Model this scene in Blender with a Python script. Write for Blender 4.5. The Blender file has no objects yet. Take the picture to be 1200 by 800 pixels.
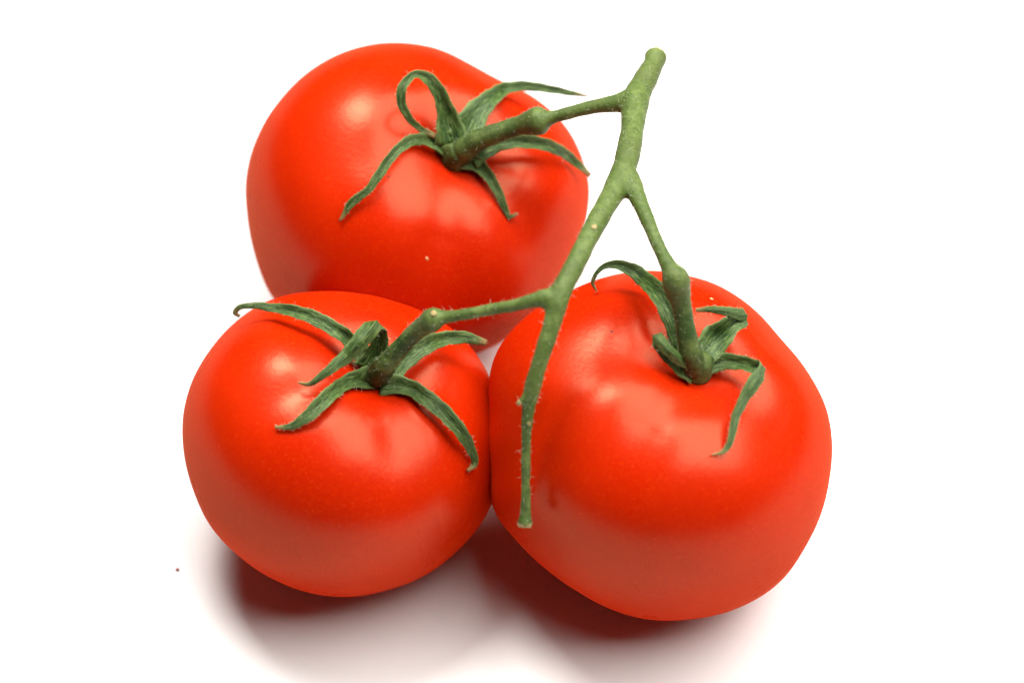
import bpy, bmesh, math, random
import numpy as np
from mathutils import Vector
from mathutils.bvhtree import BVHTree

random.seed(7)
rng = np.random.default_rng(7)
sc = bpy.context.scene
col = sc.collection

# ------------------------------------------------------------------ camera
PITCH = math.radians(50)
DIST = 0.54
LENS = 85.0
TARGET = np.array([0, 0, 0.035])
FWD = np.array([0, math.cos(PITCH), -math.sin(PITCH)])
RIGHT = np.array([1.0, 0, 0])
UP = np.cross(RIGHT, FWD)
CAM = TARGET - FWD * DIST
FPX = 1200 * LENS / 36.0                      # focal length in photo pixels

cd = bpy.data.cameras.new('camera')
cam = bpy.data.objects.new('camera', cd)
col.objects.link(cam)
cd.lens = LENS
cd.sensor_width = 36
cd.sensor_fit = 'HORIZONTAL'
cd.clip_start = 0.01
cd.clip_end = 100
cam.location = CAM
cam.rotation_euler = (math.radians(90) - PITCH, 0, 0)
cd.dof.use_dof = True
cd.dof.focus_distance = DIST - 0.028
cd.dof.aperture_fstop = 9.0
sc.camera = cam

# ------------------------------------------------------------------ light
sc.view_settings.view_transform = 'Standard'
sc.view_settings.look = 'None'
sc.view_settings.exposure = 0
sc.view_settings.gamma = 1

w = bpy.data.worlds.new('World')
sc.world = w
w.use_nodes = True
bg = w.node_tree.nodes['Background']
bg.inputs[0].default_value = (1, 1, 1, 1)
bg.inputs[1].default_value = 0.015


def softbox(name, loc, aim, sx, sy, power, colour=(1, 1, 1)):
    l = bpy.data.lights.new(name, 'AREA')
    l.shape = 'RECTANGLE'
    l.size, l.size_y = sx, sy
    l.energy = power
    l.color = colour
    o = bpy.data.objects.new(name, l)
    col.objects.link(o)
    o.location = loc
    o.rotation_euler = (Vector(aim) - Vector(loc)).to_track_quat('-Z', 'Y').to_euler()
    return o


softbox('key_softbox', (0.48, 0.13, 0.97), (0, 0, 0.03), 1.15, 1.0, 31.0, (1, 0.96, 0.90))
softbox('overhead_softbox', (-0.17, 0.25, 0.70), (0, 0, 0.04), 0.22, 0.32, 7.4, (1, 0.97, 0.92))

# ------------------------------------------------------------------ helpers


def ray(px, py):
    d = FWD + RIGHT * ((px - 600) / FPX) - UP * ((py - 400) / FPX)
    return d                                  # depth 1 along FWD


def at_depth(px, py, z):
    return CAM + ray(px, py) * z


def at_height(px, py, h):
    d = ray(px, py)
    return CAM + d * ((h - CAM[2]) / d[2])


def depth_of(p):
    return float(np.dot(np.asarray(p) - CAM, FWD))


def project(P):
    d = np.asarray(P) - CAM
    z = d @ FWD
    return 600 + FPX * (d @ RIGHT) / z, 400 - FPX * (d @ UP) / z


def mesh_obj(name, verts, faces, mat, parent=None, smooth=True, origin=None):
    me = bpy.data.meshes.new(name)
    v = np.asarray(verts, float)
    if origin is not None:
        v = v - origin
    me.from_pydata(v.tolist(), [], [tuple(int(i) for i in f) for f in faces])
    me.update()
    if smooth:
        me.polygons.foreach_set('use_smooth', [True] * len(me.polygons))
    if mat:
        me.materials.append(mat)
    o = bpy.data.objects.new(name, me)
    col.objects.link(o)
    if origin is not None:
        o.location = origin
    if parent is not None:
        o.parent = parent
        o.matrix_parent_inverse.identity()
        o.location = Vector(o.location) - parent.location
    return o


def empty(name, loc, label, cat, group=None):
    o = bpy.data.objects.new(name, None)
    o.empty_display_size = 0.01
    col.objects.link(o)
    o.location = loc
    o['label'] = label
    o['category'] = cat
    if group:
        o['group'] = group
    return o


def catmull(P, n):
    """dense centripetal-free Catmull-Rom samples of rows of P, n per span"""
    P = np.asarray(P, float)
    Q = np.vstack([2 * P[0] - P[1], P, 2 * P[-1] - P[-2]])
    out = []
    for i in range(1, len(Q) - 2):
        p0, p1, p2, p3 = Q[i - 1:i + 3]
        for t in np.arange(n) / n:
            out.append(0.5 * (2 * p1 + (p2 - p0) * t + (2 * p0 - 5 * p1 + 4 * p2 - p3) * t * t
                              + (3 * p1 - p0 - 3 * p2 + p3) * t ** 3))
    out.append(P[-1])
    return np.array(out)


def unit(v):
    return v / (np.linalg.norm(v) + 1e-12)


def tube(path, rad, sides=14):
    """closed tube along path -> verts, faces"""
    path = np.asarray(path)
    n = len(path)
    T = np.gradient(path, axis=0)
    T = T / np.linalg.norm(T, axis=1)[:, None]
    a = unit(np.cross(T[0], [0.3, 0.2, 1]))
    V, F = [], []
    for i in range(n):
        a = unit(a - T[i] * np.dot(a, T[i]))
        b = np.cross(T[i], a)
        for k in range(sides):
            g = 2 * math.pi * k / sides
            V.append(path[i] + rad[i] * (math.cos(g) * a + math.sin(g) * b))
    for i in range(n - 1):
        for k in range(sides):
            k2 = (k + 1) % sides
            F.append((i * sides + k, i * sides + k2, (i + 1) * sides + k2, (i + 1) * sides + k))
    V.append(path[0]); V.append(path[-1])
    c0, c1 = len(V) - 2, len(V) - 1
    for k in range(sides):
        k2 = (k + 1) % sides
        F.append((c0, k2, k))
        F.append((c1, (n - 1) * sides + k, (n - 1) * sides + k2))
    return np.array(V), F


# ------------------------------------------------------------------ materials
def new_mat(name):
    m = bpy.data.materials.new(name)
    m.use_nodes = True
    nt = m.node_tree
    return m, nt, nt.nodes['Principled BSDF']


def noise(nt, vec, scale, detail=3.0, rough=0.55):
    n = nt.nodes.new('ShaderNodeTexNoise')
    n.inputs['Scale'].default_value = scale
    n.inputs['Detail'].default_value = detail
    n.inputs['Roughness'].default_value = rough
    nt.links.new(vec, n.inputs['Vector'])
    return n.outputs['Fac']


def ramp(nt, fac, stops):
    r = nt.nodes.new('ShaderNodeValToRGB')
    e = r.color_ramp.elements
    while len(e) < len(stops):
        e.new(0.5)
    for x, (p, c) in zip(e, stops):
        x.position = p
        x.color = (*c, 1) if len(c) == 3 else c
    nt.links.new(fac, r.inputs[0])
    return r.outputs[0]


def mixc(nt, fac, a, b, mode='MIX'):
    m = nt.nodes.new('ShaderNodeMix')
    m.data_type = 'RGBA'
    m.blend_type = mode
    for s, v in ((m.inputs[0], fac), (m.inputs[6], a), (m.inputs[7], b)):
        if isinstance(v, (int, float)):
            s.default_value = v
        elif isinstance(v, tuple):
            s.default_value = (*v, 1)
        else:
            nt.links.new(v, s)
    return m.outputs[2]


def bump(nt, bsdf, h, strength, dist):
    b = nt.nodes.new('ShaderNodeBump')
    b.inputs['Strength'].default_value = strength
    b.inputs['Distance'].default_value = dist
    nt.links.new(h, b.inputs['Height'])
    nt.links.new(b.outputs[0], bsdf.inputs['Normal'])


def objco(nt):
    return nt.nodes.new('ShaderNodeTexCoord').outputs['Object']


def tomato_material():
    m, nt, b = new_mat('tomato_skin')
    co = objco(nt)
    big = noise(nt, co, 28, 3)
    c = ramp(nt, big, [(0.3, (0.41, 0.0100, 0.0002)), (0.7, (0.49, 0.0165, 0.0003))])
    fine = noise(nt, co, 1500, 2, 0.7)
    c = mixc(nt, ramp(nt, fine, [(0.50, (0, 0, 0)), (0.75, (0.4, 0.4, 0.4))]), c, (0.60, 0.036, 0.001))
    v = nt.nodes.new('ShaderNodeTexVoronoi')
    v.inputs['Scale'].default_value = 420
    nt.links.new(co, v.inputs['Vector'])
    dots = ramp(nt, v.outputs['Distance'], [(0.04, (0.2, 0.2, 0.2)), (0.13, (0, 0, 0))])
    c = mixc(nt, dots, c, (0.8, 0.10, 0.02))
    nt.links.new(c, b.inputs['Base Color'])
    b.inputs['Roughness'].default_value = 0.33
    b.inputs['Specular IOR Level'].default_value = 0.0
    b.inputs['Subsurface Weight'].default_value = 0.25
    b.inputs['Subsurface Radius'].default_value = (1.0, 0.16, 0.06)
    b.inputs['Subsurface Scale'].default_value = 0.004
    bump(nt, b, noise(nt, co, 900, 3), 0.10, 0.0004)
    # waxy cuticle: warm gloss whose grazing reflection stays moderate
    gl = nt.nodes.new('ShaderNodeBsdfGlossy')
    gl.inputs['Color'].default_value = (1.0, 0.74, 0.46, 1)
    rr = ramp(nt, noise(nt, co, 60, 4), [(0.3, (0.25,) * 3), (0.7, (0.33,) * 3)])
    nt.links.new(rr, gl.inputs['Roughness'])
    nt.links.new(b.inputs['Normal'].links[0].from_socket, gl.inputs['Normal'])
    fr = nt.nodes.new('ShaderNodeFresnel')
    fr.inputs['IOR'].default_value = 1.43
    mn = nt.nodes.new('ShaderNodeMapRange')
    mn.inputs['From Min'].default_value = 0.031
    mn.inputs['From Max'].default_value = 0.5
    mn.inputs['To Min'].default_value = 0.029
    mn.inputs['To Max'].default_value = 0.065
    nt.links.new(fr.outputs[0], mn.inputs['Value'])
    mx = nt.nodes.new('ShaderNodeMixShader')
    nt.links.new(mn.outputs[0], mx.inputs[0])
    nt.links.new(b.outputs[0], mx.inputs[1])
    nt.links.new(gl.outputs[0], mx.inputs[2])
    nt.links.new(mx.outputs[0], nt.nodes['Material Output'].inputs[0])
    return m


def green_material():
    """stem and stalk: 'tone' attribute is the pigment, pale yellow-green to deep green"""
    m, nt, b = new_mat('vine_green')
    co = objco(nt)
    at = nt.nodes.new('ShaderNodeAttribute')
    at.attribute_name = 'tone'
    c = ramp(nt, at.outputs['Fac'], [(0.0, (0.078, 0.122, 0.020)), (0.5, (0.046, 0.082, 0.014)), (1.0, (0.013, 0.038, 0.005))])
    n1 = noise(nt, co, 260, 4, 0.65)
    c = mixc(nt, ramp(nt, n1, [(0.42, (0, 0, 0)), (0.66, (0.75,) * 3)]), c, (0.130, 0.180, 0.044))
    n2 = noise(nt, co, 1100, 2)
    c = mixc(nt, ramp(nt, n2, [(0.50, (0, 0, 0)), (0.68, (0.6,) * 3)]), c, (0.034, 0.066, 0.012))
    n3 = noise(nt, co, 70, 3)
    c = mixc(nt, ramp(nt, n3, [(0.48, (0, 0, 0)), (0.64, (0.5,) * 3)]), c, (0.062, 0.082, 0.018))
    nt.links.new(c, b.inputs['Base Color'])
    b.inputs['Roughness'].default_value = 0.6
    b.inputs['Specular IOR Level'].default_value = 0.3
    b.inputs['Subsurface Weight'].default_value = 0.0
    b.inputs['Subsurface Radius'].default_value = (0.4, 1.0, 0.2)
    b.inputs['Subsurface Scale'].default_value = 0.001
    bump(nt, b, mixc(nt, 0.5, n1, n2), 0.28, 0.0005)
    return m


def sepal_material():
    m, nt, b = new_mat('sepal_green')
    tc = nt.nodes.new('ShaderNodeTexCoord')
    mp = nt.nodes.new('ShaderNodeMapping')
    mp.inputs['Scale'].default_value = (12, 2.0, 1)
    nt.links.new(tc.outputs['UV'], mp.inputs['Vector'])
    streak = noise(nt, mp.outputs[0], 1.6, 5, 0.65)
    c = ramp(nt, streak, [(0.38, (0.006, 0.021, 0.002)), (0.50, (0.027, 0.068, 0.009)), (0.66, (0.145, 0.215, 0.060))])
    at = nt.nodes.new('ShaderNodeAttribute')
    at.attribute_name = 'tone'                # 1 at the withered tip
    co = objco(nt)
    sep = nt.nodes.new('ShaderNodeAttribute')
    sep.attribute_name = 'margin'
    c = mixc(nt, ramp(nt, sep.outputs['Fac'], [(0.60, (0, 0, 0)), (0.95, (0.55,) * 3)]), c, (0.135, 0.205, 0.056))
    c = mixc(nt, at.outputs['Fac'], c, (0.30, 0.17, 0.06))
    sp = noise(nt, co, 1400, 2)
    c = mixc(nt, ramp(nt, sp, [(0.58, (0, 0, 0)), (0.76, (0.45,) * 3)]), c, (0.20, 0.29, 0.09))
    nt.links.new(c, b.inputs['Base Color'])
    b.inputs['Roughness'].default_value = 0.5
    b.inputs['Specular IOR Level'].default_value = 0.35
    bump(nt, b, streak, 0.5, 0.0006)
    return m


def plain(name, colour, rough=0.6, var=None, scale=400):
    m, nt, b = new_mat(name)
    co = objco(nt)
    c2 = var or tuple(x * 0.7 for x in colour)
    nt.links.new(ramp(nt, noise(nt, co, scale, 3), [(0.35, colour), (0.7, c2)]), b.inputs['Base Color'])
    b.inputs['Roughness'].default_value = rough
    return m


M_TOM = tomato_material()
M_GREEN = green_material()
M_SEPAL = sepal_material()
M_HAIR = plain('plant_hair', (0.50, 0.54, 0.38), 0.5)
M_CUT = plain('dry_cut', (0.42, 0.33, 0.14), 0.8, (0.17, 0.14, 0.05), 900)
M_SCAR = plain('dry_scar', (0.62, 0.36, 0.16), 0.7, (0.45, 0.20, 0.08), 900)
M_DARK = plain('dark_pit', (0.14, 0.012, 0.004), 0.7)
M_CRUMB = plain('crumb_red', (0.30, 0.02, 0.01), 0.7)
M_TABLE = plain('white_sheet', (0.80, 0.80, 0.80), 0.55, (0.785, 0.785, 0.79), 6)

# ------------------------------------------------------------------ surface
S = 3.0
sheet = mesh_obj('white_surface', [(-S, -S, 0), (S, -S, 0), (S, S, 0), (-S, S, 0)], [(0, 1, 2, 3)], M_TABLE)
sheet['kind'] = 'structure'
sheet['label'] = 'plain white surface under the tomatoes'

# ------------------------------------------------------------------ tomatoes
OUT = {
    'right': [(775, 317), (802, 322), (840, 333), (877, 356), (915, 397), (946, 434), (968, 475), (975, 512), (973, 556),
              (965, 594), (946, 637), (921, 675), (890, 700), (846, 719), (802, 726), (754, 725), (714, 713), (676, 692),
              (643, 669), (612, 641), (588, 614), (575, 589), (574, 545), (573, 490), (572, 440), (582, 411), (601, 385), (627, 362),
              (665, 342), (692, 330), (728, 320)],
    'left': [(378, 341), (420, 344), (462, 353), (492, 363), (522, 379), (550, 404), (569, 432), (581, 461), (588, 494),
             (587, 542), (579, 584), (564, 614), (534, 647), (498, 674), (450, 692), (408, 699), (366, 695), (324, 680),
             (282, 653), (249, 620), (228, 578), (215, 530), (214, 488), (225, 446), (246, 410), (276, 377), (312, 353),
             (342, 344)],
    'back': [(458, 49), (489, 51), (519, 58), (550, 74), (572, 87), (594, 97), (620, 109), (646, 128), (666, 150), (681, 179),
             (690, 209), (691, 236), (683, 275), (668, 310), (645, 348), (610, 385), (565, 412), (510, 424), (450, 424),
             (395, 410), (350, 382), (318, 347), (312, 336), (298, 297), (290, 257), (287, 218), (294, 179), (309, 144),
             (331, 113), (357, 87), (388, 67), (423, 54)],
}


def tomato_shape(flat, lobes, depth, seed):
    """unit tomato about its own axis; lobes = [(azimuth, width, groove depth)] grooves that run out of the stalk pit"""
    nt_, np_ = 150, 256
    V = []
    r2 = np.random.default_rng(seed)
    ph = r2.uniform(0, 6.28, 6)
    for i in range(nt_ + 1):
        th = math.pi * i / nt_
        for k in range(np_):
            f = 2 * math.pi * k / np_
            ct, st = math.cos(th), math.sin(th)
            e = 2.25                                        # a little squarer than an ellipse
            rad = (abs(st) ** e + abs(ct / flat) ** e) ** (-1 / e)
            rad *= 1 - depth * math.exp(-(th / 0.40) ** 2) - 0.03 * math.exp(-((math.pi - th) / 0.3) ** 2)
            wt = math.exp(-((th - 0.62) / 0.42) ** 2) if th > 0.62 else (th / 0.62) ** 1.3
            g = 0
            for a, wd, dp in lobes:
                d = (f - a + math.pi) % (2 * math.pi) - math.pi
                g += dp * math.exp(-(d / (wd * max(1.0, 0.45 / max(st, 0.12)))) ** 2) * wt
            rad *= 1 - g
            rad *= 1 + 0.010 * math.sin(2 * f + ph[0]) * st + 0.007 * math.sin(3 * f + ph[1]) * st ** 2 \
                + 0.002 * math.sin(5 * f + ph[2]) * st ** 2 + 0.006 * math.sin(3 * th + ph[3]) * st
            V.append((rad * st * math.cos(f), rad * st * math.sin(f), rad * ct))
    F = []
    for i in range(nt_):
        for k in range(np_):
            k2 = (k + 1) % np_
            a, b_, c, d = i * np_ + k, (i + 1) * np_ + k, (i + 1) * np_ + k2, i * np_ + k2
            if i == 0:
                F.append((a, b_, c))
            elif i == nt_ - 1:
                F.append((a, b_, d))
            else:
                F.append((a, b_, c, d))
    return np.array(V), F


def basis(c):
    v = unit(c - CAM)
    r = unit(np.cross(v, [0, 0, 1]))
    return r, np.cross(r, v), v


def polar_target(pts, cx, cy):
    p = np.array(pts, float)
    a = np.arctan2(-(p[:, 1] - cy), p[:, 0] - cx)
    r = np.hypot(p[:, 0] - cx, p[:, 1] - cy)
    o = np.argsort(a)
    a, r = a[o], r[o]
    A = np.concatenate([a - 2 * np.pi, a, a + 2 * np.pi])
    R = np.concatenate([r] * 3)
    g = np.linspace(-np.pi, np.pi, 361)
    v = np.interp(g, A, R)
    ker = np.exp(-(np.arange(-15, 16) / 6.0) ** 2)
    ker /= ker.sum()
    v = np.convolve(np.concatenate([v[-16:-1], v, v[1:16]]), ker, 'valid')
    return g, v[:361]


TOM = {}


def make_tomato(key, cpx, rpx, zc, axis_cam, spin, flat, lobes, depth, label, seed):
    c = at_height(*cpx, zc)
    R = rpx / FPX * depth_of(c)
    V, F = tomato_shape(flat, lobes, depth, seed)
    r, u, v = basis(c)
    ax = unit(axis_cam[0] * r + axis_cam[1] * u - axis_cam[2] * v)
    # local frame: z along the fruit's axis, azimuth 0 towards picture right
    xx = unit(RIGHT - ax * np.dot(RIGHT, ax))
    yy = np.cross(ax, xx)
    s, co = math.sin(spin), math.cos(spin)
    X = V[:, 0] * co - V[:, 1] * s
    Y = V[:, 0] * s + V[:, 1] * co
    D = (X[:, None] * xx + Y[:, None] * yy + V[:, 2][:, None] * ax) * R
    g, tgt = polar_target(OUT[key], *cpx)
    for it in range(6):
        W = c + D
        px, py = project(W)
        al = np.arctan2(-(py - cpx[1]), px - cpx[0])
        rho = np.hypot(px - cpx[0], py - cpx[1])
        bins = np.clip(((al + np.pi) / (2 * np.pi) * 120).astype(int), 0, 119)
        base = np.zeros(120)
        np.maximum.at(base, bins, rho)
        ang = -np.pi + (np.arange(120) + 0.5) * 2 * np.pi / 120
        A = np.concatenate([ang - 2 * np.pi, ang, ang + 2 * np.pi])
        bb = np.interp(g, A, np.concatenate([base] * 3))
        ker = np.exp(-(np.arange(-12, 13) / 5.0) ** 2); ker /= ker.sum()
        bb = np.convolve(np.concatenate([bb[-13:-1], bb, bb[1:13]]), ker, 'valid')[:361]
        ratio = tgt / bb
        sv = np.interp(al, g, ratio) - 1
        q = np.clip(rho / np.interp(al, g, bb), 0, 1)
        fac = 1 + sv * q ** 2
        a_, b_, w_ = D @ r, D @ u, D @ v
        D = (a_ * fac)[:, None] * r + (b_ * fac)[:, None] * u + w_[:, None] * v
        # slide along the view ray until the fruit stands on the surface
        low = (c + D)[:, 2].min()
        c = c + ray(*cpx) * ((-0.0002 - low) / ray(*cpx)[2])
        r, u, v = basis(c)
    W = c + D
    foot = W[np.argmin(W[:, 2])].copy()
    foot[2] = 0
    root = empty('tomato', foot, label, 'tomato', 'tomatoes on one vine')
    o = mesh_obj('fruit', W, F, M_TOM, root, origin=foot)
    bvh = BVHTree.FromPolygons([tuple(x) for x in W], [tuple(f) for f in F])
    TOM[key] = dict(root=root, bvh=bvh, c=c, ax=ax, R=R, V=W)
    print(key, 'centre', c, 'R', R, 'top', W[:, 2].max())


def hit(key, px, py):
    d = ray(px, py)
    L = np.linalg.norm(d)
    loc, nor, i, dist = TOM[key]['bvh'].ray_cast(Vector(CAM), Vector(d / L))
    return (None, None) if loc is None else (np.array(loc), np.array(nor))


rad_ = math.radians
make_tomato('back', (489, 236), 200, 0.033, (0.27, 0.35, 0.90), 0, 0.88,
            [(rad_(-95), 0.30, 0.060), (rad_(-40), 0.32, 0.055), (rad_(25), 0.40, 0.06), (rad_(105), 0.40, 0.05),
             (rad_(-170), 0.40, 0.03)], 0.20,
            'tomato behind the other two, its curled sepal looping up beside the stalk', 3)
make_tomato('left', (401, 521), 185, 0.031, (0.285, 0.58, 0.76), 0, 0.86,
            [(rad_(-70), 0.30, 0.055), (rad_(-8), 0.36, 0.06), (rad_(65), 0.4, 0.05), (rad_(142), 0.34, 0.07),
             (rad_(-148), 0.28, 0.05)], 0.20,
            'smallest tomato, whose long hooked sepal sticks out past its shoulder', 5)
make_tomato('right', (773, 523), 201, 0.033, (0.25, 0.57, 0.78), 0, 0.90,
            [(rad_(-125), 0.30, 0.050), (rad_(178), 0.36, 0.035), (rad_(-30), 0.45, 0.04), (rad_(45), 0.45, 0.05),
             (rad_(110), 0.4, 0.05)], 0.20,
            'tomato with the bare stem end hanging down in front of it', 9)

# ------------------------------------------------------------------ vine and stalks, fused in one skin and then split
PXM = lambda p: depth_of(p) / FPX             # metres per photo pixel at a point


def cup(key, px, py, lift):
    p, n = hit(key, px, py)
    return depth_of(p) - lift


def chain(rows):
    """rows (px, py, halfwidth px, height or ('d', depth)) -> positions, radii"""
    P, Rr = [], []
    for px, py, hw, h in rows:
        p = at_depth(px, py, h[1]) if isinstance(h, tuple) else at_height(px, py, h)
        P.append(p)
        Rr.append(hw * 1.1 * PXM(p))
    return np.array(P), np.array(Rr)


H = lambda mm: mm / 1000.0
main_rows = [(769, 65, 12.5, H(84)), (766, 75, 11.5, H(84)), (756, 94, 13, H(84)), (745, 117, 15, H(84)), (741, 152, 13, H(85)),
             (735, 185, 13.5, H(86)), (726, 213, 14, H(86)), (709, 243, 12, H(86.5)), (692, 274, 11.6, H(86.5)),
             (674, 310, 11, H(86)), (656, 345, 12, H(84)), (648, 376, 10.5, H(81)), (636, 414, 9.2, H(76.5)),
             (625, 450, 9.5, H(71.5)), (619, 480, 7.6, H(67)), (617, 505, 6.2, H(63)), (616, 540, 5.6, H(57.5)),
             (616, 575, 5.6, H(52)), (616, 600, 6.3, H(48)), (615, 614, 9, H(46))]
MP, MR = chain(main_rows)


def side_chain(key, start_rows, knuckle_h, tail, cup_px, cup_lift):
    """start_rows: off the main stem; tail: stalk pixels from knuckle to cup"""
    P, Rr = chain(start_rows)
    kz = depth_of(P[-1])
    cz = cup(key, *cup_px, cup_lift)
    n = len(tail)
    rows = []
    for i, (px, py, hw) in enumerate(tail):
        t = (i + 1) / n
        rows.append((px, py, hw, ('d', kz + (cz - kz) * (t ** 1.15))))
    P2, R2 = chain(rows)
    return np.vstack([P, P2]), np.concatenate([Rr * 1.08, R2]), len(start_rows) - 1


chA = side_chain('back', [(744, 119, 12, H(84)), (732, 120, 12, H(83.5)), (720, 121.5, 9, H(83)), (692, 126, 7.2, H(81)), (665, 133, 6.8, H(79)),
                          (646, 138, 7.2, H(77.5)), (634, 141, 14.5, H(76.5))], None,
                 [(624, 143.5, 14.5), (609, 147, 11), (584, 155.5, 11), (562, 164, 12), (546, 174, 13.5), (536, 183, 14)], (533, 188), 0.0016)
chB = side_chain('left', [(650, 350, 11, H(83.5)), (637, 350, 10, H(83.3)), (625, 352, 7.6, H(82.8)), (602, 358, 6.5, H(81)), (578, 362, 6.3, H(79)),
                          (547, 368, 6.2, H(77)), (522, 371.5, 7, H(75)), (509, 374, 12.5, H(74))], None,
                 [(499, 380, 11.5), (487, 389, 10.5), (469, 407, 10), (454, 425, 12), (446, 435, 13.5), (442, 441, 14)], (441, 447), 0.0016)
chC = side_chain('right', [(734, 204, 11, H(86)), (741, 218, 11, H(86)), (747, 231, 9, H(86)), (758, 256, 7.8, H(86)), (771, 287, 7.2, H(85)),
                           (783, 311, 8.6, H(83.5)), (791, 326, 14.5, H(82))], None,
                 [(794, 338, 14.5), (799, 358, 11), (804, 388, 11), (809, 412, 12.5), (812, 424, 13.5), (814, 432, 14)], (815, 438), 0.0016)

verts, faces = [], []
samples = []          # (pos, radius, part, tone)


def add_tube(P, Rr, sides=16):
    V, F = tube(P, Rr, sides)
    o = sum(len(x) for x in verts)
    verts.append(V)
    faces.extend([tuple(i + o for i in f) for f in F])


def dense(P, Rr, n=8):
    C = catmull(np.hstack([P, Rr[:, None]]), n)
    return C[:, :3], C[:, 3]


p, r_ = dense(MP, MR)
wob = 1 + 0.03 * np.sin(np.arange(len(r_)) * 0.55) + 0.02 * np.sin(np.arange(len(r_)) * 1.3)
r_ = r_ * wob
add_tube(p, r_)
for i in range(len(p)):
    t = i / len(p)
    samples.append((p[i], r_[i], 'main', 0.08 + 0.50 * max(0, (t - 0.45)) / 0.55))
for key, (P, Rr, kn) in (('back', chA), ('left', chB), ('right', chC)):
    p, r_ = dense(P, Rr)
    r_ = r_ * (1 + 0.025 * np.sin(np.arange(len(r_)) * 0.9 + len(key)))
    add_tube(p, r_)
    ks = kn * 8
    for i in range(len(p)):
        x = (i - ks) / 8.0
        tone = 0.16 + (0.25 if key == 'left' else 0.1) * min(1, i / ks) + 0.55 / (1 + math.exp(-(x - 0.8) * 2.2))
        samples.append((p[i], r_[i], ('branch_' if i <= ks else 'stalk_') + key, min(tone, 1)))
# small broken-off bud stub on the hanging end, and the swollen leaf scar on the upper stem
pA = at_height(623, 458, H(70.5)); pB = at_height(608, 472, H(69))
pm = 0.5 * (pA + pB)
add_tube(np.array([pA, pm, pB]), np.array([6, 4.6, 3.4]) * PXM(pA), 10)
for q in (pm, pB):
    samples.append((q, 4 * PXM(pA), 'main', 0.75))

me = bpy.data.meshes.new('vine_raw')
me.from_pydata(np.vstack(verts).tolist(), [], faces)
tmp = bpy.data.objects.new('vine_raw', me)
col.objects.link(tmp)
rm = tmp.modifiers.new('r', 'REMESH')
rm.mode = 'VOXEL'
rm.voxel_size = 0.00042
sm = tmp.modifiers.new('s', 'SMOOTH')
sm.factor = 0.5
sm.iterations = 12
dg = bpy.context.evaluated_depsgraph_get()
ev = tmp.evaluated_get(dg).to_mesh()
nv = len(ev.vertices)
VV = np.empty(nv * 3); ev.vertices.foreach_get('co', VV); VV = VV.reshape(-1, 3)
VN = np.empty(nv * 3); ev.vertices.foreach_get('normal', VN); VN = VN.reshape(-1, 3)
FF = [tuple(q.vertices) for q in ev.polygons]
tmp.evaluated_get(dg).to_mesh_clear()
bpy.data.objects.remove(tmp)
bpy.data.meshes.remove(me)

SP = np.array([s[0] for s in samples]); SR = np.array([s[1] for s in samples])
ST = np.array([s[3] for s in samples]); SN = [s[2] for s in samples]
part_id = np.empty(nv, int); tone = np.empty(nv)
for i0 in range(0, nv, 4000):
    d = np.linalg.norm(VV[i0:i0 + 4000, None, :] - SP[None], axis=2)
    q = d / SR
    j = np.argmin(q, axis=1)
    part_id[i0:i0 + 4000] = j
    wgt = np.exp(-(d / 0.004) ** 2) + 1e-12
    tone[i0:i0 + 4000] = (wgt * ST).sum(1) / wgt.sum(1)

vine_foot = np.array([MP[10][0], MP[10][1], MP[:, 2].min()])
vine = empty('tomato_vine', vine_foot, 'bare green forked vine stem joining the three tomatoes', 'vine stem')
groups = {}
for f in FF:
    groups.setdefault(SN[part_id[f[0]]], []).append(f)


def fused_part(name, keyname, parent):
    fs = groups[keyname]
    used = sorted({i for f in fs for i in f})
    mp = {a: b for b, a in enumerate(used)}
    origin = np.array(parent.location)
    o = mesh_obj(name, VV[used], [[mp[i] for i in f] for f in fs], M_GREEN, parent, origin=origin)
    a = o.data.attributes.new('tone', 'FLOAT', 'POINT')
    a.data.foreach_set('value', tone[used])
    o.data.normals_split_custom_set_from_vertices(VN[used].tolist())
    return used


fused_part('main_stem', 'main', vine)
for k in ('back', 'left', 'right'):
    fused_part('side_branch', 'branch_' + k, vine)
    fused_part('stalk', 'stalk_' + k, TOM[k]['root'])


# ------------------------------------------------------------------ plant hair: one fine fuzz per thing
def fuzz(points, normals, parent, n, lmin, lmax, name='hair'):
    V, F = [], []
    idx = rng.integers(0, len(points), n)
    for i in idx:
        p0, nn = points[i], normals[i]
        d = unit(nn + rng.normal(0, 0.55, 3))
        L = rng.uniform(lmin, lmax) * (0.6 + 0.8 * rng.random() ** 2)
        bend = rng.normal(0, 0.3, 3) * L
        a = unit(np.cross(d, [0.31, 0.52, 0.8])); b = np.cross(d, a)
        rr = 0.000036
        o = len(V)
        for s, q in ((0, -0.1), (0.75, 0.55)):
            c = p0 + d * L * q + bend * q * q
            for k in range(3):
                g = 2.094 * k
                V.append(c + rr * (1 - s * 0.5) * (math.cos(g) * a + math.sin(g) * b))
        V.append(p0 + d * L + bend)
        for k in range(3):
            k2 = (k + 1) % 3
            F.append((o + k, o + k2, o + 3 + k2, o + 3 + k))
            F.append((o + 3 + k, o + 3 + k2, o + 6))
    h = mesh_obj(name, V, F, M_HAIR, parent, origin=np.array(parent.location))
    h['kind'] = 'stuff'
    return h


mask = np.array([SN[j] for j in part_id])
vm = np.array([not s.startswith('stalk') for s in mask])
fuzz(VV[vm], VN[vm], vine, 1300, 0.0004, 0.0012)

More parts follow.
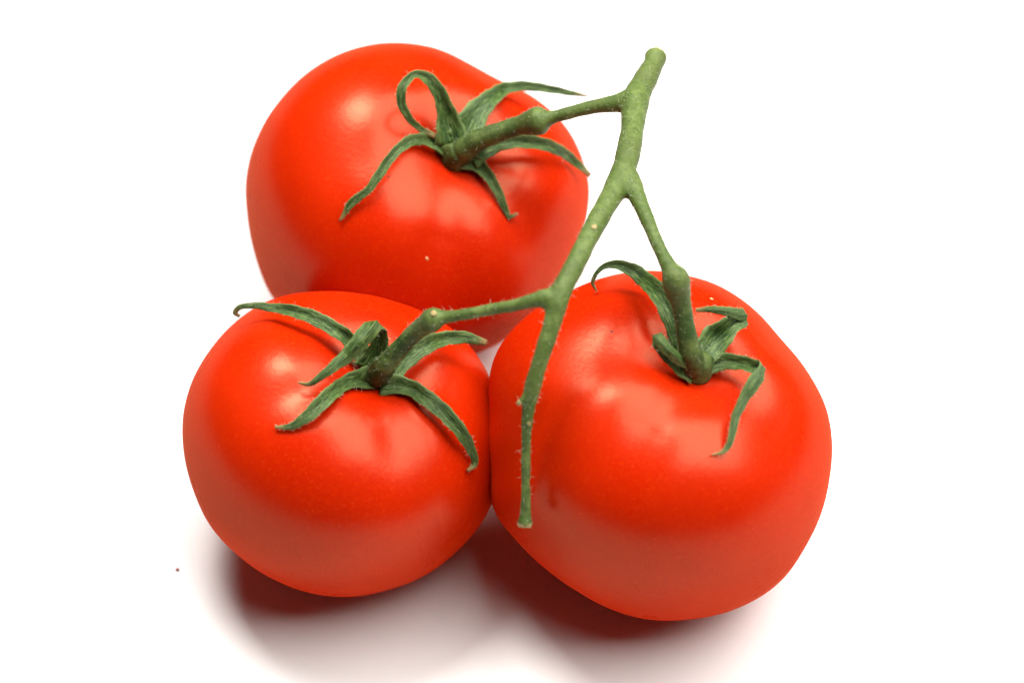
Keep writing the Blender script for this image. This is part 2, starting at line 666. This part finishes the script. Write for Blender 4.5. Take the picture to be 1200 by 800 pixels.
# ------------------------------------------------------------------ sepals
SEP = {
    # (px, py, halfwidth px, lift mm off the fruit towards the eye); 'F' marks a fold
    'back': [
        [(530, 168, 13, 4), (522, 130, 9, 6), (512, 104.5, 7.5, 10), (498.5, 91, 6.5, 13), (485, 88, 4, 14), (472.5, 101, 5, 12),
         (470, 118, 5, 9), (479, 138, 4, 6), (494, 152, 3.2, 3.6), (512, 160, 3, 4)],
        [(541, 166, 12, 4), (557, 134, 12, 4), (575, 115.5, 9, 5), (593, 104, 6.5, 6), (617, 101, 5.2, 6), (644, 104.5, 4.2, 0),
         (668, 109, 3, 0), (689, 113, 1, 0)],
        [(551, 184, 9, 3), (575, 171, 9, 3.6), (596, 166.6, 7.5, 5), (626, 167.5, 7, 6), (653, 175, 6.2, 6), (674, 190, 4.6, 5),
         (692, 206, 2.2, 0)],
        [(545, 186, 8, 2.6), (563, 196, 6.5, 2), (576.6, 212.5, 5.5, 2.4), (587, 232, 4.4, 1.6), (593.7, 249, 3, 0.8), (598, 254, 2.4, 0.8),
         (606.6, 250, 1, 1.2)],
        [(522, 170, 8, 2.6), (499, 163.5, 6, 3), (479, 166, 6, 4), (461, 181, 5, 4.4), (446, 202, 5, 3.2), (431, 223, 4, 2.2), (413, 237, 4.4, 1.4),
         (398, 259, 1.2, 0.8)],
    ],
    'left': [
        [(430, 420, 8, 3), (410, 399, 7, 4), (394, 387, 8, 5.5), (369, 373, 7.6, 7), (344, 365, 6.5, 7), (319, 360.6, 4.8, 7), (297, 358, 3.2, 0),
         (281, 360, 2.6, 0), (275.6, 366.5, 2.4, 0), (280.6, 370.6, 1.4, 0)],
        [(436, 432, 14, 2.5), (442, 412, 10, 5), (445, 393, 9, 9), (440, 379, 9.5, 13.5, 'F'), (424, 397, 9.5, 14), (406, 417, 7.6, 11), (387.5, 432, 5.2, 7),
         (372, 444, 3.6, 4), (361, 450, 2.4, 2.5), (349, 448, 1, 2.5)],
        [(433, 443, 9, 2.5), (406, 448, 7, 2.6), (384, 465, 8, 3), (366, 482.5, 7.2, 2.5), (347, 496.5, 4.6, 1.5), (334, 500.5, 2.8, 1), (322.5, 500, 1.6, 1)],
        [(447, 449, 9, 2.5), (478, 454, 8, 2.6), (500, 467, 9, 4), (522, 485.6, 8.2, 5), (540.6, 507.5, 7, 5), (553, 528, 5, 3.6), (556, 544, 3.4, 2.4),
         (548, 551, 1.4, 1.6)],
        [(455, 440, 8, 3), (476, 419, 10, 4.5), (500, 404, 9.4, 6), (522, 397, 7.6, 7), (547, 395.6, 6.2, 7), (570, 402, 3, 0)],
    ],
    'right': [
        [(802, 418, 11, 3), (796, 392, 11, 5), (785, 367, 11, 8), (771, 344, 10, 10), (751, 324, 8.6, 11), (731, 312, 6, 11), (712, 310.5, 3.4, 0),
         (700, 319, 2.2, 0), (694.5, 330.6, 2, 0), (699, 341, 1, 0)],
        [(813, 436, 9, 2.5), (797, 428, 9, 3.6), (780, 411, 8.6, 5.5), (768, 395, 8, 7.5, 'F'), (783, 410, 6, 8.6), (798, 423, 5, 7), (810, 431, 3, 5)],
        [(818, 425, 9, 3), (838, 398, 14, 4), (857, 381, 10, 7), (874, 371, 8, 11, 'F'), (858, 366, 5.6, 10.5), (836, 362.5, 3.8, 8.5),
         (815, 363, 2, 7)],
        [(819, 432, 9, 2.6), (842, 424, 8.5, 3), (866, 425, 8, 5.5), (884, 430, 7.5, 8.5), (894, 433, 7, 10.5, 'F'), (883, 449, 7.5, 9.5), (872.5, 466, 5.6, 7.5),
         (862, 489, 4.6, 4.5), (857, 513, 3.6, 2.2), (849, 528, 2.4, 1), (834, 533, 1, 0.8)],
    ],
}


def sepal(key, rows, calyx, cupc, seed):
    r2 = np.random.default_rng(seed)
    P, Hw, fold = [], [], []
    prev = None
    for row in rows:
        px, py, hw, lift = row[:4]
        p, n = hit(key, px, py)
        if p is not None and not (lift == 0 and prev is not None):
            z = depth_of(p) - lift / 1000
            if prev is not None:
                z = min(z, prev + 0.012)
        else:
            z = prev + 0.0006
        prev = z
        q = at_depth(px, py, z)
        P.append(q); Hw.append(hw * 1.14 * PXM(q)); fold.append(len(row) > 4)
    P = np.array(P); Hw = np.array(Hw)
    Hw[0] *= 1.45; Hw[1] *= 1.12
    n = len(P)
    # width direction at control points: across the strip as seen, carried through folds
    Wd = [None] * n
    sgn = 1.0
    for i in range(n):
        if fold[i]:
            sgn = -sgn
            continue
        a = P[i] - P[i - 1] if i > 0 and not fold[i - 1] else None
        b = P[i + 1] - P[i] if i < n - 1 and not fold[i + 1] else None
        T = unit((unit(a) if a is not None else 0) + (unit(b) if b is not None else 0)) if (a is not None or b is not None) else unit(P[i] - P[i - 1])
        view = unit(CAM - P[i])
        h_, nn = hit(key, *[float(x) for x in project(P[i])])
        face = unit(view * 0.75 + (nn if nn is not None else view) * 0.25)
        Wd[i] = unit(np.cross(T, face)) * sgn
    for i in range(n):
        if Wd[i] is None:
            Wd[i] = unit(Wd[i - 1] + Wd[i + 1]) if i + 1 < n else Wd[i - 1]
    N = 9
    D = catmull(np.hstack([P, Hw[:, None], np.array(Wd)]), N)
    path, hw, wd = D[:, :3], np.maximum(D[:, 3], 0.00012), D[:, 4:7]
    m = len(path)
    T = np.gradient(path, axis=0)
    L = np.concatenate([[0], np.cumsum(np.linalg.norm(np.diff(path, axis=0), axis=1))])
    K = 9
    ph = r2.uniform(0, 6.28, 4)
    Nprev = None
    V, UV, TO, MA = [], [], [], []
    top, bot = [], []
    for i in range(m):
        t = unit(T[i])
        w_ = unit(wd[i])
        nrm = np.cross(w_, t)
        if np.linalg.norm(nrm) < 0.25 and Nprev is not None:
            nrm = Nprev
        nrm = unit(nrm)
        if Nprev is not None:
            nrm = unit(nrm * 0.6 + Nprev * 0.4) if np.dot(nrm, Nprev) > -0.2 else nrm
        Nprev = nrm
        s = L[i] / L[-1]
        chan = 0.55 * math.sin(s * 3.0 + 0.4) + 0.25 * math.sin(L[i] * 420 + ph[0])
        thick = 0.00024
        for layer in (1, -1):
            ids = []
            for k in range(K):
                x = -1 + 2 * k / (K - 1)
                wav = 0.10 * math.sin(L[i] * 900 + ph[1] + (2 if x > 0 else 0)) * abs(x) ** 2 + 0.02 * math.sin(L[i] * 2300 + ph[2] * (1 + (x > 0)))
                off = chan * (abs(x) ** 1.4 - 0.4) * hw[i] + wav * hw[i] * abs(x)
                off += -0.16 * hw[i] * math.exp(-(x / 0.16) ** 2)          # midrib groove
                th = thick * (1 - 0.75 * x * x)
                q = path[i] + w_ * x * hw[i] * (1 + 0.05 * math.sin(L[i] * 1500 + ph[3] + 3 * (x > 0)) + 0.025 * math.sin(L[i] * 3700 + ph[2] + 2 * (x > 0))) + nrm * (off + layer * th)
                ids.append(len(V)); V.append(q)
                UV.append((x * 0.5 + 0.5 + seed * 3.1, L[i] * 100))
                MA.append(abs(x))
                TO.append(min(1, max(0, (s - 0.90) / 0.10)) ** 1.3 * 0.9)
            (top if layer > 0 else bot).append(ids)
    F = []
    for i in range(m - 1):
        for k in range(K - 1):
            F.append((top[i][k], top[i][k + 1], top[i + 1][k + 1], top[i + 1][k]))
            F.append((bot[i][k], bot[i + 1][k], bot[i + 1][k + 1], bot[i][k + 1]))
        F.append((top[i][0], top[i + 1][0], bot[i + 1][0], bot[i][0]))
        F.append((top[i][-1], bot[i][-1], bot[i + 1][-1], top[i + 1][-1]))
    for i in (0, m - 1):
        for k in range(K - 1):
            F.append((top[i][k], bot[i][k], bot[i][k + 1], top[i][k + 1]))
    o = mesh_obj('sepal', V, F, M_SEPAL, None, origin=np.array(TOM[key]['root'].location))
    me = o.data
    uvl = me.uv_layers.new(name='UVMap')
    li = np.empty(len(me.loops), int)
    me.loops.foreach_get('vertex_index', li)
    uvl.data.foreach_set('uv', np.array(UV)[li].ravel())
    at = me.attributes.new('tone', 'FLOAT', 'POINT')
    at.data.foreach_set('value', TO)
    am = me.attributes.new('margin', 'FLOAT', 'POINT')
    am.data.foreach_set('value', MA)
    bm = bmesh.new(); bm.from_mesh(me); bmesh.ops.recalc_face_normals(bm, faces=bm.faces); bm.to_mesh(me); bm.free()
    o.parent = calyx
    o.location = (0, 0, 0)
    pts = []
    nrs = []
    for i in range(4, m):
        for e in (0, K - 1):
            pts.append(V[top[i][e]])
            nrs.append(unit(wd[i]) * (-1 if e == 0 else 1))
        pts.append(V[top[i][4]]); nrs.append(unit(CAM - path[i]))
    return pts, nrs


for key, cpx in (('back', (533, 186)), ('left', (442, 444)), ('right', (815, 436))):
    root = TOM[key]['root']
    # the calyx: a low five-cornered green disc the sepals spring from
    p0, n0 = hit(key, *cpx)
    ax = TOM[key]['ax']
    a = unit(np.cross(ax, [0.2, 1, 0.1])); b = np.cross(ax, a)
    V, F = [], []
    nr = 30
    nr = 60
    azs = []
    for rows in SEP[key]:
        q, _ = hit(key, rows[1][0], rows[1][1])
        q = q - p0
        azs.append(math.atan2(np.dot(q, b), np.dot(q, a)))
    prof = [(0.0, -2.6, 0), (1.8, -2.3, 0.1), (3.0, -0.6, 0.7), (3.4, 0.4, 1.0), (3.3, 1.1, 0.9), (2.9, 2.4, 0.5), (2.5, 4.0, 0.15), (1.9, 5.0, 0), (0.0, 5.4, 0)]
    for rr, zz, fl in prof:
        for k in range(nr):
            g = 2 * math.pi * k / nr
            lobe = max(math.exp(-(((g - z + math.pi) % (2 * math.pi) - math.pi) / 0.32) ** 2) for z in azs)
            V.append(p0 + ax * (zz + 0.7 * lobe * fl) / 1000 + (math.cos(g) * a + math.sin(g) * b) * (rr + 2.6 * lobe * fl) / 1000)
    for i in range(len(prof) - 1):
        for k in range(nr):
            k2 = (k + 1) % nr
            F.append((i * nr + k, i * nr + k2, (i + 1) * nr + k2, (i + 1) * nr + k))
    cal = mesh_obj('calyx', V, F, M_GREEN, root, origin=np.array(root.location))
    at = cal.data.attributes.new('tone', 'FLOAT', 'POINT')
    at.data.foreach_set('value', [0.85] * len(V))
    hp, hn = [], []
    for i, rows in enumerate(SEP[key]):
        q, nn = sepal(key, rows, cal, p0, i + len(key) * 7)
        hp += q; hn += nn
    sm_ = np.array([s == 'stalk_' + key for s in mask])
    fuzz(np.vstack([VV[sm_][::6], np.array(hp)]), np.vstack([VN[sm_][::6], np.array(hn)]), root, 600, 0.0003, 0.0008)


# ------------------------------------------------------------------ small marks
def blob(name, key, px, py, rx, ry, mat, parent, hgt=0.12):
    """little raised scab on the skin"""
    p, n = hit(key, px, py)
    u_ = unit(RIGHT - n * np.dot(RIGHT, n)); v_ = np.cross(n, u_)
    s = PXM(p)
    V = [p + n * hgt / 1000]
    F = []
    K = 11
    for ring, q in ((0.6, 0.8), (1.0, -0.3)):
        for k in range(K):
            g = 2 * math.pi * k / K
            j = ring * (1 + 0.3 * math.sin(2 * g + px) + 0.15 * math.sin(5 * g + py))
            V.append(p + u_ * math.cos(g) * rx * s * j + v_ * math.sin(g) * ry * s * j + n * hgt / 1000 * q)
    for k in range(K):
        k2 = (k + 1) % K
        F.append((0, 1 + k, 1 + k2))
        F.append((1 + k, 1 + K + k, 1 + K + k2, 1 + k2))
    return mesh_obj(name, V, F, mat, parent, origin=np.array(parent.location))


blob('scar', 'back', 500.5, 303, 2.6, 2.2, M_SCAR, TOM['back']['root'])
blob('scar', 'back', 455, 207, 1.6, 1.6, M_DARK, TOM['back']['root'], 0.05)
blob('scar', 'back', 293, 231, 1.8, 2.6, M_DARK, TOM['back']['root'], 0.05)
blob('scar', 'right', 834, 350, 3.2, 1.6, M_SCAR, TOM['right']['root'])
for x, y, r0 in ((717, 388.5, 1.8), (697, 398, 0.9), (692, 405, 0.8)):
    blob('pit', 'right', x, y, r0, r0, M_DARK, TOM['right']['root'], 0.05)


def disc_on(name, centre, nrm, rad, mat, parent, seed):
    """dry, slightly ragged cut face"""
    r2 = np.random.default_rng(seed)
    n = unit(nrm)
    a = unit(np.cross(n, [0.1, 0.9, 0.3])); b = np.cross(n, a)
    V, F = [centre + n * 0.0001], []
    K = 18
    for ring, h in ((0.5, 0.00025), (0.88, 0.0003), (1.0, -0.0006)):
        for k in range(K):
            g = 2 * math.pi * k / K
            V.append(centre + n * (h + r2.normal(0, 0.00009)) + (math.cos(g) * a + math.sin(g) * b) * rad * ring * (1 + r2.normal(0, 0.035)))
    for k in range(K):
        k2 = (k + 1) % K
        F.append((0, 1 + k, 1 + k2))
        for q in range(2):
            F.append((1 + q * K + k, 1 + (q + 1) * K + k, 1 + (q + 1) * K + k2, 1 + q * K + k2))
    return mesh_obj(name, V, F, mat, parent, origin=np.array(parent.location))


disc_on('cut_end', MP[0] - unit(MP[1] - MP[0]) * 0.0001, MP[0] - MP[1], MR[0] * 0.93, M_CUT, vine, 1)
disc_on('cut_end', MP[-1] + unit(MP[-1] - MP[-2]) * 0.0001, MP[-1] - MP[-2], MR[-1] * 0.9, M_CUT, vine, 2)
disc_on('cut_end', pB + unit(pB - pA) * 0.0001, pB - pA, 3.2 * PXM(pB), M_CUT, vine, 3)


def on_stem(px, py):
    d = ray(px, py)
    loc, nor, i, dist = STEM.ray_cast(Vector(CAM), Vector(d / np.linalg.norm(d)))
    return np.array(loc), np.array(nor)


STEM = BVHTree.FromPolygons([tuple(x) for x in VV], FF)
for (x, y, rx, parent, m_) in ((696, 266, 3.6, vine, M_CUT), (620, 496, 2.6, vine, M_CUT), (508, 367, 4, vine, M_CUT)):
    p0, n0 = on_stem(x, y)
    disc_on('leaf_scar', p0, n0, rx * PXM(p0), m_, parent, int(x))

# dry red crumb lying on the sheet
pc = at_height(208, 667.5, 0.0)
bm = bmesh.new()
bmesh.ops.create_icosphere(bm, subdivisions=2, radius=0.00042)
for v in bm.verts:
    v.co *= 1 + random.uniform(-0.25, 0.25)
    v.co.z *= 0.7
    v.co.z += 0.00025
me = bpy.data.meshes.new('crumb')
bm.to_mesh(me); bm.free()
me.materials.append(M_CRUMB)
cr = bpy.data.objects.new('crumb', me)
col.objects.link(cr)
cr.location = pc
cr['label'] = 'tiny dark red crumb lying alone on the white surface'
cr['category'] = 'crumb'
